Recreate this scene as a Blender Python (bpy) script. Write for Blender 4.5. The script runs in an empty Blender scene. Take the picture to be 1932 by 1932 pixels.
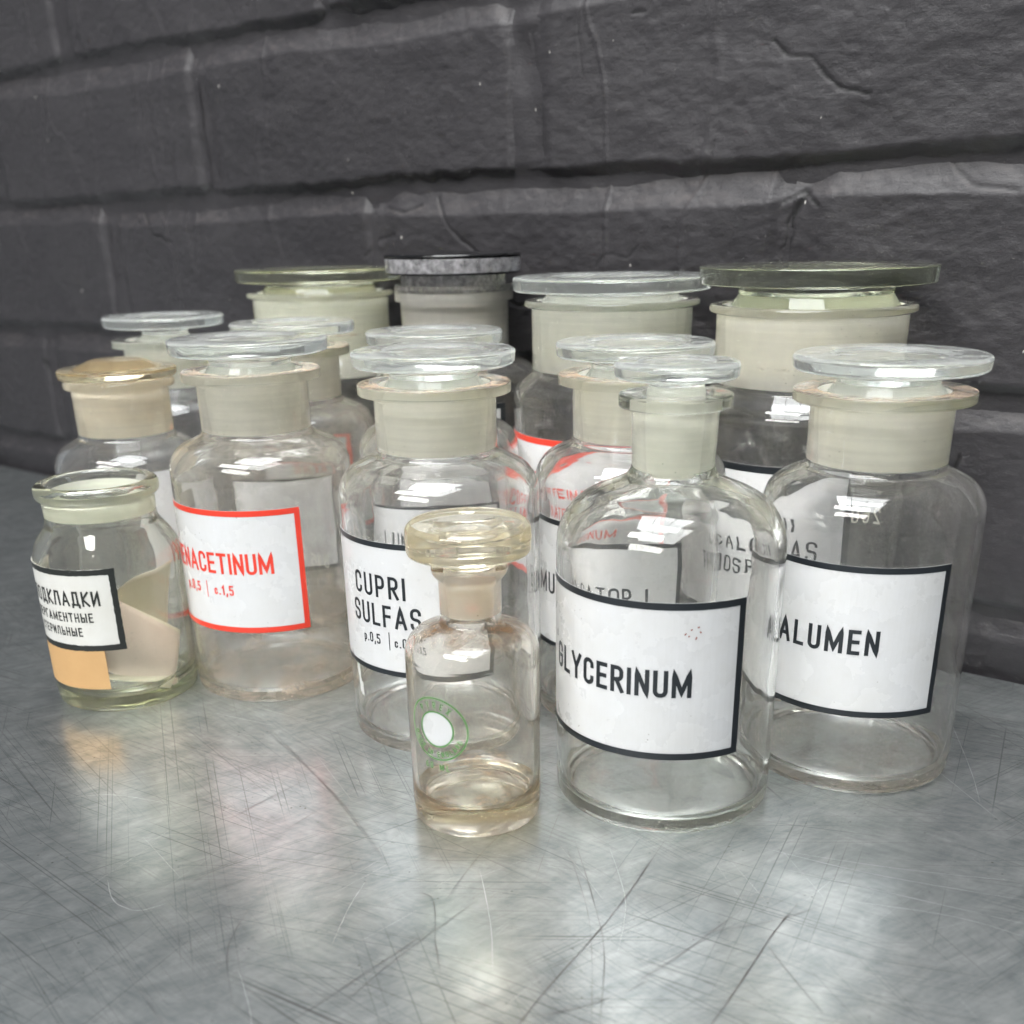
import bpy, math, random
import numpy as np
from mathutils import Matrix, Vector

random.seed(7)
S = 0.215                      # metres per working unit (one unit = camera height above the table)
sc = bpy.context.scene
COL = sc.collection

# ------------------------------------------------------------------ camera
PITCH, ROLL = math.radians(22.76), math.radians(-1.18)
F = Vector((0, math.cos(PITCH), -math.sin(PITCH)))
U0 = Vector((0, math.sin(PITCH), math.cos(PITCH)))
R0 = Vector((1, 0, 0))
Rr = R0 * math.cos(ROLL) + U0 * math.sin(ROLL)
Uu = -R0 * math.sin(ROLL) + U0 * math.cos(ROLL)
cam = bpy.data.cameras.new('camera')
co = bpy.data.objects.new('camera', cam)
COL.objects.link(co)
m = Matrix.Identity(4)
for i in range(3):
    m[i][0], m[i][1], m[i][2] = Rr[i], Uu[i], -F[i]
m[0][3], m[1][3], m[2][3] = 0, 0, S
co.matrix_world = m
cam.sensor_width = 36
cam.lens = 36 * 2010 / 1932
cam.shift_y = (1271 - 966) / 1932
cam.clip_start, cam.clip_end = 0.01, 60
cam.dof.use_dof = True
cam.dof.focus_distance = 2.02 * S
cam.dof.aperture_fstop = 11
sc.camera = co

# ------------------------------------------------------------------ world and lamps
w = bpy.data.worlds.new('World')
sc.world = w
w.use_nodes = True
bg = w.node_tree.nodes['Background']
bg.inputs[0].default_value = (0.86, 0.93, 1.0, 1)
bg.inputs[1].default_value = 0.24

def lamp(name, loc, target, sx, sy, power, color=(1, 1, 1)):
    d = bpy.data.lights.new(name, 'AREA')
    d.shape = 'RECTANGLE'; d.size = sx; d.size_y = sy; d.energy = power; d.color = color
    o = bpy.data.objects.new(name, d); COL.objects.link(o)
    o.location = loc
    o.rotation_euler = (Vector(target) - Vector(loc)).to_track_quat('-Z', 'Y').to_euler()
    return o
# glazed workshop roof light, high up behind the camera on the left: five panes with bars between
ctr = Vector((-1.1, -0.9, 2.3)); tgt = Vector((0.0, 0.5, 0.0))
q = (tgt - ctr).to_track_quat('-Z', 'Y')
for ix in range(5):
    for iy in range(1):
        off = q @ Vector(((ix - 2) * 0.335, 0.0, 0))
        p = ctr + off
        lamp('window_pane_lamp', p, p + (tgt - ctr), 0.322, 0.50, 14.0, (1.0, 0.985, 0.96))
# second roof light, overhead
ctr = Vector((-0.10, 0.22, 1.35)); tgt = Vector((0.02, 0.45, 0.0))
q = (tgt - ctr).to_track_quat('-Z', 'Y')
for ix in range(3):
    off = q @ Vector(((ix - 1) * 0.26, 0, 0)); p = ctr + off
    lamp('roof_pane_lamp', p, p + (tgt - ctr), 0.25, 0.70, 8.8, (0.97, 0.99, 1.0))
sc.view_settings.view_transform = 'Standard'
sc.view_settings.look = 'None'
sc.view_settings.exposure = 0.0
sc.view_settings.gamma = 1
cy = sc.cycles
cy.use_denoising = True
cy.use_adaptive_sampling = True; cy.adaptive_threshold = 0.03
cy.max_bounces = 24; cy.transmission_bounces = 24; cy.transparent_max_bounces = 24
cy.glossy_bounces = 8; cy.diffuse_bounces = 7; cy.volume_bounces = 0
cy.sample_clamp_indirect = 40.0
cy.caustics_refractive = True; cy.caustics_reflective = True
cy.blur_glossy = 0.0

# ------------------------------------------------------------------ materials
def newmat(name):
    mt = bpy.data.materials.new(name); mt.use_nodes = True
    nt = mt.node_tree; nt.nodes.clear()
    out = nt.nodes.new('ShaderNodeOutputMaterial')
    return mt, nt, out
def N(nt, typ, **kw):
    n = nt.nodes.new(typ)
    for k, v in kw.items():
        if k.startswith('i_'):
            key = k[2:].replace('_', ' ')
            n.inputs[key].default_value = v
        else:
            setattr(n, k, v)
    return n
def ramp(nt, fac, stops):
    r = nt.nodes.new('ShaderNodeValToRGB')
    e = r.color_ramp.elements
    while len(e) < len(stops): e.new(0.5)
    for el, (p, c) in zip(e, stops):
        el.position = p; el.color = (c, c, c, 1) if isinstance(c, (int, float)) else (*c, 1)
    nt.links.new(fac, r.inputs[0])
    return r.outputs[0]
def math_(nt, op, a, b=None, clamp=False):
    n = nt.nodes.new('ShaderNodeMath'); n.operation = op; n.use_clamp = clamp
    for i, v in enumerate((a, b)):
        if v is None: continue
        if isinstance(v, (int, float)): n.inputs[i].default_value = v
        else: nt.links.new(v, n.inputs[i])
    return n.outputs[0]
def noise(nt, vec, scale, detail=4, rough=0.55, dist=0.0):
    n = N(nt, 'ShaderNodeTexNoise', i_Scale=scale, i_Detail=detail, i_Roughness=rough, i_Distortion=dist)
    if vec is not None: nt.links.new(vec, n.inputs['Vector'])
    return n.outputs['Fac']
def mapping(nt, src, scale=(1, 1, 1), rot=(0, 0, 0), loc=(0, 0, 0)):
    if any(rot):           # turn first, stretch afterwards
        m0 = nt.nodes.new('ShaderNodeMapping'); m0.inputs['Rotation'].default_value = rot
        nt.links.new(src, m0.inputs['Vector']); src = m0.outputs[0]
    mp = nt.nodes.new('ShaderNodeMapping')
    mp.inputs['Scale'].default_value = scale
    mp.inputs['Location'].default_value = loc
    nt.links.new(src, mp.inputs['Vector'])
    return mp.outputs[0]

def glass_mat(name, tint=(0.80, 0.90, 0.76), dens=14, dirt=0.05, dirtcol=(0.75, 0.72, 0.66), stain=0.0, staincol=(0.35, 0.2, 0.1), rough=0.0, stain_z=None, bumpy=0.42):
    mt, nt, out = newmat(name)
    tc = N(nt, 'ShaderNodeTexCoord')
    g = N(nt, 'ShaderNodeBsdfGlass', i_IOR=1.5, i_Roughness=rough, i_Color=(1, 1, 1, 1))
    # old blown glass is never quite even
    wav = noise(nt, mapping(nt, tc.outputs['Object'], (34, 34, 18)), 1.0, 2, 0.4)
    bp = N(nt, 'ShaderNodeBump', i_Strength=bumpy, i_Distance=0.002)
    nt.links.new(wav, bp.inputs['Height']); nt.links.new(bp.outputs[0], g.inputs['Normal'])
    d = N(nt, 'ShaderNodeBsdfDiffuse', i_Color=(*dirtcol, 1))
    t = N(nt, 'ShaderNodeBsdfTranslucent', i_Color=(*dirtcol, 1))
    dt = N(nt, 'ShaderNodeMixShader', i_Fac=0.5)
    nt.links.new(d.outputs[0], dt.inputs[1]); nt.links.new(t.outputs[0], dt.inputs[2])
    # film of dust, heavier in patches, and fine specks
    film = ramp(nt, noise(nt, tc.outputs['Object'], 22, 6, 0.65), [(0.40, 0.25), (0.75, 1.0)])
    film = math_(nt, 'MULTIPLY', film, dirt)
    vo = N(nt, 'ShaderNodeTexVoronoi', i_Scale=420.0)
    nt.links.new(tc.outputs['Object'], vo.inputs['Vector'])
    sp = ramp(nt, vo.outputs['Distance'], [(0.06, 1.0), (0.12, 0.0)])
    gate = ramp(nt, noise(nt, tc.outputs['Object'], 40, 3, 0.6), [(0.54, 0.0), (0.62, 1.0)])
    sp = math_(nt, 'MULTIPLY', math_(nt, 'MULTIPLY', sp, gate), 0.5 if dirt > 0 else 0.0)
    fac = math_(nt, 'ADD', film, sp, True)
    mx = N(nt, 'ShaderNodeMixShader')
    nt.links.new(fac, mx.inputs[0]); nt.links.new(g.outputs[0], mx.inputs[1]); nt.links.new(dt.outputs[0], mx.inputs[2])
    last = mx
    if stain > 0:
        sd = N(nt, 'ShaderNodeBsdfDiffuse', i_Color=(*staincol, 1))
        sf = ramp(nt, noise(nt, tc.outputs['Object'], 75, 8, 0.75), [(0.47, 0.0), (0.62, 1.0)])
        sx = N(nt, 'ShaderNodeSeparateXYZ'); nt.links.new(tc.outputs['Object'], sx.inputs[0])
        bands = None
        for (z0, hw, amp) in stain_z:
            b = math_(nt, 'SUBTRACT', 1.0, math_(nt, 'DIVIDE', math_(nt, 'ABSOLUTE', math_(nt, 'SUBTRACT', sx.outputs[2], z0)), hw), True)
            b = math_(nt, 'MULTIPLY', b, amp)
            bands = b if bands is None else math_(nt, 'MAXIMUM', bands, b)
        sf = math_(nt, 'MULTIPLY', math_(nt, 'MULTIPLY', sf, bands), stain, True)
        m2 = N(nt, 'ShaderNodeMixShader')
        nt.links.new(sf, m2.inputs[0]); nt.links.new(last.outputs[0], m2.inputs[1]); nt.links.new(sd.outputs[0], m2.inputs[2])
        last = m2
    nt.links.new(last.outputs[0], out.inputs['Surface'])
    va = N(nt, 'ShaderNodeVolumeAbsorption', i_Color=(*tint, 1), i_Density=dens)
    nt.links.new(va.outputs[0], out.inputs['Volume'])
    return mt

def frost_mat(name, col=(0.965, 0.940, 0.875), glassy=0.22, tint=(0.95, 0.96, 0.92), dens=2):
    mt, nt, out = newmat(name)
    tc = N(nt, 'ShaderNodeTexCoord')
    d = N(nt, 'ShaderNodeBsdfDiffuse'); t = N(nt, 'ShaderNodeBsdfTranslucent')
    band = noise(nt, mapping(nt, tc.outputs['Object'], (3, 3, 130)), 4.0, 4, 0.65)
    cl = noise(nt, mapping(nt, tc.outputs['Object'], (34, 34, 22)), 1.0, 5, 0.65)
    v = math_(nt, 'ADD', math_(nt, 'MULTIPLY', band, 0.30), math_(nt, 'MULTIPLY', cl, 0.46))
    v = math_(nt, 'ADD', v, 0.60)
    cm = N(nt, 'ShaderNodeVectorMath', operation='SCALE'); cm.inputs[0].default_value = col
    nt.links.new(v, cm.inputs['Scale'])
    nt.links.new(cm.outputs[0], d.inputs['Color']); nt.links.new(cm.outputs[0], t.inputs['Color'])
    mx = N(nt, 'ShaderNodeMixShader', i_Fac=0.20)
    nt.links.new(d.outputs[0], mx.inputs[1]); nt.links.new(t.outputs[0], mx.inputs[2])
    g = N(nt, 'ShaderNodeBsdfGlass', i_IOR=1.5, i_Roughness=0.35)
    m2 = N(nt, 'ShaderNodeMixShader', i_Fac=glassy)
    nt.links.new(mx.outputs[0], m2.inputs[1]); nt.links.new(g.outputs[0], m2.inputs[2])
    nt.links.new(m2.outputs[0], out.inputs['Surface'])
    va = N(nt, 'ShaderNodeVolumeAbsorption', i_Color=(*tint, 1), i_Density=dens)
    nt.links.new(va.outputs[0], out.inputs['Volume'])
    return mt

def enamel(name, col, rough=0.28, wear=0.0, wearcol=(0.55, 0.5, 0.42), scale=60):
    mt, nt, out = newmat(name)
    tc = N(nt, 'ShaderNodeTexCoord')
    b = N(nt, 'ShaderNodeBsdfPrincipled', i_Roughness=rough)
    n1 = noise(nt, tc.outputs['Object'], scale, 6, 0.7)
    f = ramp(nt, n1, [(0.62, 0.0), (0.72, 1.0)])
    f = math_(nt, 'MULTIPLY', f, wear)
    mx = N(nt, 'ShaderNodeMix', data_type='RGBA')
    mx.inputs[6].default_value = (*col, 1); mx.inputs[7].default_value = (*wearcol, 1)
    nt.links.new(f, mx.inputs[0])
    sm_ = ramp(nt, noise(nt, tc.outputs['Object'], 38, 7, 0.72), [(0.30, (1, 1, 1)), (0.90, (0.90, 0.88, 0.83))])
    ml = N(nt, 'ShaderNodeMix', data_type='RGBA', blend_type='MULTIPLY'); ml.inputs[0].default_value = 1.0
    nt.links.new(mx.outputs[2], ml.inputs[6]); nt.links.new(sm_, ml.inputs[7])
    vd = N(nt, 'ShaderNodeTexVoronoi', i_Scale=500.0); nt.links.new(tc.outputs['Object'], vd.inputs['Vector'])
    dt_ = math_(nt, 'MULTIPLY', ramp(nt, vd.outputs['Distance'], [(0.10, 1.0), (0.2, 0.0)]), ramp(nt, noise(nt, tc.outputs['Object'], 90, 3), [(0.64, 0.0), (0.68, 0.7)]))
    m3 = N(nt, 'ShaderNodeMix', data_type='RGBA'); m3.inputs[7].default_value = (0.22, 0.19, 0.16, 1)
    nt.links.new(dt_, m3.inputs[0]); nt.links.new(ml.outputs[2], m3.inputs[6])
    nt.links.new(m3.outputs[2], b.inputs['Base Color'])
    nt.links.new(ramp(nt, noise(nt, tc.outputs['Object'], 50, 5, 0.6), [(0.3, rough), (0.8, min(1.0, rough + 0.06))]), b.inputs['Roughness'])
    bp = N(nt, 'ShaderNodeBump', i_Strength=0.12, i_Distance=0.0003)
    nt.links.new(noise(nt, tc.outputs['Object'], 300, 3), bp.inputs['Height']); nt.links.new(bp.outputs[0], b.inputs['Normal'])
    nt.links.new(b.outputs[0], out.inputs[0])
    return mt

GL_CLEAR = glass_mat('clear_glass', (0.93, 0.925, 0.82), 8, 0.085, stain=0.8, staincol=(0.62,0.45,0.32), stain_z=[(0.7215*S, 0.004*S, 0.8), (0.012*S, 0.02*S, 0.12)])
GL_GREEN = glass_mat('greenish_glass', (0.80, 0.85, 0.66), 13, 0.07)
GL_OLIVE = glass_mat('olive_glass', (0.72, 0.73, 0.44), 30, 0.07)
GL_LIDGREEN = glass_mat('green_disc_glass', (0.86, 0.88, 0.68), 11, 0.10, (0.62, 0.64, 0.52))
GL_LIDDARK = glass_mat('dark_green_disc_glass', (0.80, 0.85, 0.68), 11, 0.08, (0.62, 0.64, 0.52))
GL_DUSTY = glass_mat('dusty_glass', (0.84, 0.90, 0.80), 12, 0.14, (0.50, 0.47, 0.43))
GL_HAZE = glass_mat('milky_film_glass', (0.90, 0.9, 0.82), 8, 0.26, (0.62, 0.57, 0.49), stain=0.8, staincol=(0.62,0.48,0.36), stain_z=[(0.7215*S, 0.004*S, 0.8), (0.03*S, 0.06*S, 0.45)])
GL_LID = glass_mat('pressed_disc_glass', (0.90, 0.95, 0.92), 6, 0.30, (0.88, 0.90, 0.88), bumpy=0.9)
GL_YELS = glass_mat('cloudy_yellow_glass', (0.95, 0.87, 0.62), 18, 0.34, (0.74, 0.68, 0.54), bumpy=0.1)
GL_YEL = glass_mat('amber_tinted_glass', (0.96, 0.84, 0.52), 24, 0.12, (0.8, 0.72, 0.6), stain=0.85,
                   staincol=(0.20, 0.12, 0.065), stain_z=[(0.365 * S, 0.022 * S, 1.0), (0.055 * S, 0.022 * S, 0.75)])
GL_BROWN = glass_mat('brown_stained_glass', (0.92, 0.83, 0.56), 18, 0.26, (0.66, 0.58, 0.42))
FR = frost_mat('ground_glass')
FR_GREEN = frost_mat('green_ground_glass', (0.94, 0.94, 0.85), 0.06, (0.88, 0.92, 0.78), 4)
GL_CRACKLE = glass_mat('crackled_white_glass', (0.95, 0.95, 0.96), 2, 1.0, (0.90, 0.88, 0.91), bumpy=1.0)
for nd in GL_CRACKLE.node_tree.nodes:
    if nd.type == 'TEX_NOISE' and abs(nd.inputs['Scale'].default_value - 22) < .1: nd.inputs['Scale'].default_value = 210
FR_YEL = frost_mat('yellow_ground_glass', (0.965, 0.96, 0.93), 0.35, (0.97, 0.94, 0.85), 3)
FR_GREY = frost_mat('grey_ground_glass', (0.80, 0.77, 0.73), 0.1)
FR_BROWN = frost_mat('tan_ground_glass', (0.92, 0.85, 0.70), 0.15, (0.9, 0.8, 0.55), 8)
WHITE = enamel('white_enamel', (0.69, 0.69, 0.705), 0.25, 0.012)
WHITE_OLD = enamel('chipped_white_enamel', (0.72, 0.71, 0.68), 0.35, 0.45, (0.62, 0.52, 0.36), 110)
BLACK = enamel('black_enamel', (0.017, 0.021, 0.026), 0.3, 0.04, (0.2, 0.2, 0.2))
BLACK_OLD = enamel('chipped_black_enamel', (0.02, 0.022, 0.02), 0.35, 0.8, (0.45, 0.45, 0.4), 260)
RED = enamel('red_enamel', (0.80, 0.055, 0.03), 0.3, 0.05, (0.7, 0.5, 0.45))
GREENP = enamel('green_print', (0.09, 0.26, 0.07), 0.5, 0.1, (0.5, 0.6, 0.45), 300)
ORANGE = enamel('orange_paper', (0.60, 0.36, 0.16), 0.75, 0.6, (0.72, 0.46, 0.22), 140)
PAPER = enamel('tan_paper', (0.74, 0.62, 0.52), 0.8, 0.3, (0.52, 0.38, 0.28), 60)
PAPER_L = enamel('cream_paper', (0.78, 0.72, 0.56), 0.8, 0.2, (0.6, 0.5, 0.4), 60)
ETCH = enamel('etched_mark', (0.62, 0.60, 0.54), 0.7)
SMEAR = enamel('dried_white_paint', (0.62, 0.63, 0.62), 0.6)
BLACKGLASS = enamel('black_glass', (0.006, 0.006, 0.007), 0.06)

def paint_mat():
    mt, nt, out = newmat('charcoal_masonry_paint')
    tc = N(nt, 'ShaderNodeTexCoord')
    uvn = N(nt, 'ShaderNodeUVMap'); uv = uvn.outputs[0]
    b = N(nt, 'ShaderNodeBsdfPrincipled', i_Roughness=0.5)
    b.inputs['Specular IOR Level'].default_value = 0.45
    big = noise(nt, uv, 9, 5, 0.6)
    c = N(nt, 'ShaderNodeMix', data_type='RGBA')
    c.inputs[6].default_value = (0.027, 0.025, 0.028, 1); c.inputs[7].default_value = (0.043, 0.040, 0.043, 1)
    nt.links.new(big, c.inputs[0])
    # chips where the brown mortar and pale grit show
    chip = ramp(nt, noise(nt, uv, 130, 5, 0.7), [(0.70, 0.0), (0.73, 1.0)])
    gate = ramp(nt, noise(nt, uv, 14, 3, 0.6), [(0.55, 0.0), (0.65, 1.0)])
    c2 = N(nt, 'ShaderNodeMix', data_type='RGBA')
    c2.inputs[7].default_value = (0.20, 0.17, 0.14, 1)
    nt.links.new(math_(nt, 'MULTIPLY', math_(nt, 'MULTIPLY', chip, gate), 0.6), c2.inputs[0]); nt.links.new(c.outputs[2], c2.inputs[6])
    ge = N(nt, 'ShaderNodeNewGeometry'); sz = N(nt, 'ShaderNodeSeparateXYZ'); nt.links.new(ge.outputs['Normal'], sz.inputs[0])
    led = ramp(nt, sz.outputs[2], [(0.40, 0.0), (0.72, 1.0)])
    dn = ramp(nt, noise(nt, uv, 55, 6, 0.7), [(0.30, 0.35), (0.65, 1.0)])
    c3 = N(nt, 'ShaderNodeMix', data_type='RGBA'); c3.inputs[7].default_value = (0.135, 0.116, 0.108, 1)
    nt.links.new(math_(nt, 'MULTIPLY', math_(nt, 'MULTIPLY', led, dn), 0.6), c3.inputs[0]); nt.links.new(c2.outputs[2], c3.inputs[6])
    # sparse white chips and grit, plus glossy glints painted into the colour
    vg = N(nt, 'ShaderNodeTexVoronoi', i_Scale=170.0); nt.links.new(mapping(nt, uv, (1.6, 0.8, 1)), vg.inputs['Vector'])
    gr = ramp(nt, vg.outputs['Distance'], [(0.10, 1.0), (0.16, 0.0)])
    gg = ramp(nt, noise(nt, uv, 60, 2, 0.5), [(0.69, 0.0), (0.71, 1.0)])
    c4 = N(nt, 'ShaderNodeMix', data_type='RGBA'); c4.inputs[7].default_value = (0.65, 0.62, 0.58, 1)
    nt.links.new(math_(nt, 'MULTIPLY', gr, gg), c4.inputs[0]); nt.links.new(c3.outputs[2], c4.inputs[6])
    ca = N(nt, 'ShaderNodeAttribute', attribute_name='crack')
    c5 = N(nt, 'ShaderNodeMix', data_type='RGBA'); c5.inputs[7].default_value = (0.006, 0.006, 0.006, 1)
    nt.links.new(math_(nt, 'MULTIPLY', ca.outputs['Fac'], 0.9), c5.inputs[0]); nt.links.new(c4.outputs[2], c5.inputs[6])
    nt.links.new(c5.outputs[2], b.inputs['Base Color'])
    nt.links.new(ramp(nt, noise(nt, uv, 30, 5, 0.6), [(0.3, 0.42), (0.7, 0.62)]), b.inputs['Roughness'])
    # brush strokes
    st = noise(nt, mapping(nt, uv, (26, 260, 1), (0, 0, 0.10)), 1.0, 5, 0.6, 0.6)
    st2 = noise(nt, mapping(nt, uv, (60, 500, 1), (0, 0, -0.15)), 1.0, 3, 0.6, 0.4)
    lump = noise(nt, uv, 260, 6, 0.75)
    h = math_(nt, 'ADD', math_(nt, 'ADD', math_(nt, 'MULTIPLY', st, 0.35), math_(nt, 'MULTIPLY', st2, 0.12)), math_(nt, 'MULTIPLY', lump, 0.75))
    bp = N(nt, 'ShaderNodeBump', i_Strength=0.6, i_Distance=0.0010)
    nt.links.new(h, bp.inputs['Height']); nt.links.new(bp.outputs[0], b.inputs['Normal'])
    nt.links.new(b.outputs[0], out.inputs[0])
    return mt
PAINT = paint_mat()

def zinc_mat():
    mt, nt, out = newmat('scratched_zinc')
    tc = N(nt, 'ShaderNodeTexCoord'); P = tc.outputs['Object']
    b = N(nt, 'ShaderNodeBsdfPrincipled', i_Metallic=1.0)
    big = noise(nt, P, 5, 4, 0.6)
    pm_ = ramp(nt, noise(nt, P, 14, 3, 0.5, 0.5), [(0.42, 0.0), (0.58, 1.0)])
    h1 = noise(nt, mapping(nt, P, (60, 480, 1), (0, 0, -0.50)), 1.0, 4, 0.6, 0.5)
    h2 = noise(nt, mapping(nt, P, (70, 420, 1), (0, 0, 0.62)), 1.0, 4, 0.6, 0.5)
    hm = N(nt, 'ShaderNodeMix', data_type='FLOAT')
    nt.links.new(pm_, hm.inputs[0]); nt.links.new(h1, hm.inputs[2]); nt.links.new(h2, hm.inputs[3])
    mid = hm.outputs[0]
    blot = noise(nt, mapping(nt, P, (60, 90, 1), (0, 0, -.5)), 1.0, 8, 0.72, 0.3)
    fine = noise(nt, mapping(nt, P, (500, 900, 1), (0, 0, 0.35)), 1.0, 3, 0.6)
    v = math_(nt, 'ADD', math_(nt, 'MULTIPLY', big, 0.15), math_(nt, 'MULTIPLY', mid, 0.30))
    v = math_(nt, 'ADD', v, math_(nt, 'MULTIPLY', blot, 0.55))
    colr = nt.nodes.new('ShaderNodeValToRGB')
    colr.color_ramp.elements[0].position = 0.36; colr.color_ramp.elements[0].color = (0.46, 0.505, 0.515, 1)
    colr.color_ramp.elements[1].position = 0.62; colr.color_ramp.elements[1].color = (0.84, 0.875, 0.86, 1)
    nt.links.new(v, colr.inputs[0])
    # scratches: many thin lines in several directions
    tot = None
    for k, (ang, sx, sy, th, amp) in enumerate([(0.55, 7, 900, 0.71, 1.0), (0.72, 5, 700, 0.72, .9), (0.30, 9, 1100, 0.72, .8), (-0.6, 6, 800, 0.735, .8),
                                   (1.25, 6, 700, 0.735, .8), (-1.1, 5, 650, 0.745, .7), (0.05, 8, 900, 0.73, .8), (0.9, 12, 1500, 0.70, .7)]):
        s_ = noise(nt, mapping(nt, P, (sx * 0.4, sy * 1.5, 1), (0, 0, ang), (k * 3.1, k * 1.7, 0)), 1.0, 1.5, 0.5, 0.0)
        g_ = ramp(nt, noise(nt, mapping(nt, P, (1, 1, 1), (0, 0, 0), (k * 5.0, 2, 0)), 11, 2, 0.5), [(0.48, 0.0), (0.58, 1.0)])
        s_ = math_(nt, 'MULTIPLY', math_(nt, 'MULTIPLY', ramp(nt, s_, [(th - 0.065, 0.0), (th - 0.05, 1.0)]), g_), amp)
        tot = s_ if tot is None else math_(nt, 'MAXIMUM', tot, s_)
    cm = N(nt, 'ShaderNodeMix', data_type='RGBA')
    cm.inputs[7].default_value = (0.20, 0.20, 0.195, 1)
    nt.links.new(math_(nt, 'MULTIPLY', tot, 0.65), cm.inputs[0]); nt.links.new(colr.outputs[0], cm.inputs[6])
    # small dark pits and brownish dirt
    vo = N(nt, 'ShaderNodeTexVoronoi', i_Scale=260.0); nt.links.new(P, vo.inputs['Vector'])
    pit = ramp(nt, vo.outputs['Distance'], [(0.07, 1.0), (0.14, 0.0)])
    pg = ramp(nt, noise(nt, P, 30, 4, 0.7), [(0.52, 0.0), (0.64, 1.0)])
    cm2 = N(nt, 'ShaderNodeMix', data_type='RGBA'); cm2.inputs[7].default_value = (0.16, 0.13, 0.10, 1)
    nt.links.new(math_(nt, 'MULTIPLY', math_(nt, 'MULTIPLY', pit, pg), 0.7), cm2.inputs[0]); nt.links.new(cm.outputs[2], cm2.inputs[6])
    nt.links.new(cm2.outputs[2], b.inputs['Base Color'])
    r = ramp(nt, noise(nt, P, 16, 3, 0.5), [(0.3, 0.19), (0.7, 0.26)])
    nt.links.new(r, b.inputs['Roughness'])
    hh = math_(nt, 'MULTIPLY', mid, 0.35)
    hh = math_(nt, 'ADD', hh, math_(nt, 'MULTIPLY', big, 0.6))
    bp = N(nt, 'ShaderNodeBump', i_Strength=0.20, i_Distance=0.0006)
    nt.links.new(hh, bp.inputs['Height']); nt.links.new(bp.outputs[0], b.inputs['Normal'])
    b2 = N(nt, 'ShaderNodeBsdfPrincipled', i_Metallic=1.0, i_Roughness=0.50)
    nt.links.new(cm2.outputs[2], b2.inputs['Base Color']); nt.links.new(bp.outputs[0], b2.inputs['Normal'])
    mz = N(nt, 'ShaderNodeMixShader', i_Fac=0.30)
    nt.links.new(b.outputs[0], mz.inputs[1]); nt.links.new(b2.outputs[0], mz.inputs[2])
    nt.links.new(mz.outputs[0], out.inputs[0])
    return mt
ZINC = zinc_mat()

# ------------------------------------------------------------------ mesh helpers
def link(name, verts, faces, mats, parent=None, smooth=True, mi=None, uv=None):
    me = bpy.data.meshes.new(name)
    me.from_pydata([tuple(v) for v in verts], [], [tuple(f) for f in faces])
    for mt in (mats if isinstance(mats, (list, tuple)) else [mats]): me.materials.append(mt)
    if mi is not None: me.polygons.foreach_set('material_index', mi)
    if smooth: me.polygons.foreach_set('use_smooth', [True] * len(me.polygons))
    me.update()
    o = bpy.data.objects.new(name, me); COL.objects.link(o)
    if parent is not None: o.parent = parent
    return o
def thing(name, label, cat, loc, rz=0, group=None):
    o = bpy.data.objects.new(name, None); COL.objects.link(o)
    o.empty_display_size = 0.02
    o.location = loc; o.rotation_euler = (0, 0, rz)
    o['label'] = label; o['category'] = cat
    if group: o['group'] = group
    return o

def fillet(pts, seg=7):
    """pts: (r, z[, radius]) -> list of (r,z,index of source point)"""
    out = []
    n = len(pts)
    for i, p in enumerate(pts):
        rad = p[2] if len(p) > 2 else 0
        if i in (0, n - 1) or rad <= 0:
            out.append((p[0], p[1], i)); continue
        P = Vector((p[0], p[1])); A = Vector(pts[i-1][:2]); B = Vector(pts[i+1][:2])
        a = (A - P); b = (B - P); la, lb = a.length, b.length; a.normalize(); b.normalize()
        ang = a.angle(b)
        if ang > math.pi - 0.02: out.append((p[0], p[1], i)); continue
        t = rad / math.tan(ang / 2); t = min(t, la * 0.49 if i > 1 else la * 0.9, lb * 0.49 if i < n - 2 else lb * 0.9)
        rr = t * math.tan(ang / 2)
        s0 = P + a * t; s1 = P + b * t
        c = P + (a + b).normalized() * (rr / math.sin(ang / 2))
        v0 = s0 - c; v1 = s1 - c
        a0 = math.atan2(v0.y, v0.x); a1 = math.atan2(v1.y, v1.x)
        d = (a1 - a0 + math.pi) % (2 * math.pi) - math.pi
        k = max(3, int(seg * abs(d) / 1.5) + 1)
        for j in range(k + 1):
            aa = a0 + d * j / k
            out.append((c.x + rr * math.cos(aa), c.y + rr * math.sin(aa), i))
    return out
def subdiv(pr, step=0.03):
    out = [pr[0]]
    for a, b in zip(pr[:-1], pr[1:]):
        L = math.hypot(b[0] - a[0], b[1] - a[1]); k = max(1, int(L / step))
        for j in range(1, k + 1):
            out.append((a[0] + (b[0] - a[0]) * j / k, a[1] + (b[1] - a[1]) * j / k, b[2] if j == k else a[2]))
    return out
def lathe(name, pts, mats, parent, matfn=None, seg=128, oval=0.0):
    """closed body of revolution; the profile starts and ends on the axis"""
    pr = subdiv(fillet(pts))
    verts, faces, mi = [], [], []
    rings = []
    for (r, z, i) in pr:
        if r < 1e-6:
            rings.append([len(verts)]); verts.append((0, 0, z * S))
        else:
            base = len(verts); rings.append(list(range(base, base + seg)))
            for k in range(seg):
                a = 2 * math.pi * k / seg
                rr = r * (1 + oval * math.cos(2 * a + 0.7))
                verts.append((rr * math.cos(a) * S, rr * math.sin(a) * S, z * S))
    for j in range(len(rings) - 1):
        A, B = rings[j], rings[j + 1]
        rm, zm = (pr[j][0] + pr[j+1][0]) / 2, (pr[j][1] + pr[j+1][1]) / 2
        m_ = matfn(rm, zm, pr[j][2]) if matfn else 0
        for k in range(seg):
            k2 = (k + 1) % seg
            if len(A) == 1 and len(B) == 1: continue
            if len(A) == 1: f = (A[0], B[k2], B[k])
            elif len(B) == 1: f = (A[k], A[k2], B[0])
            else: f = (A[k], A[k2], B[k2], B[k])
            faces.append(f); mi.append(m_)
    return link(name, verts, faces, mats, parent, True, mi)

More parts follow.
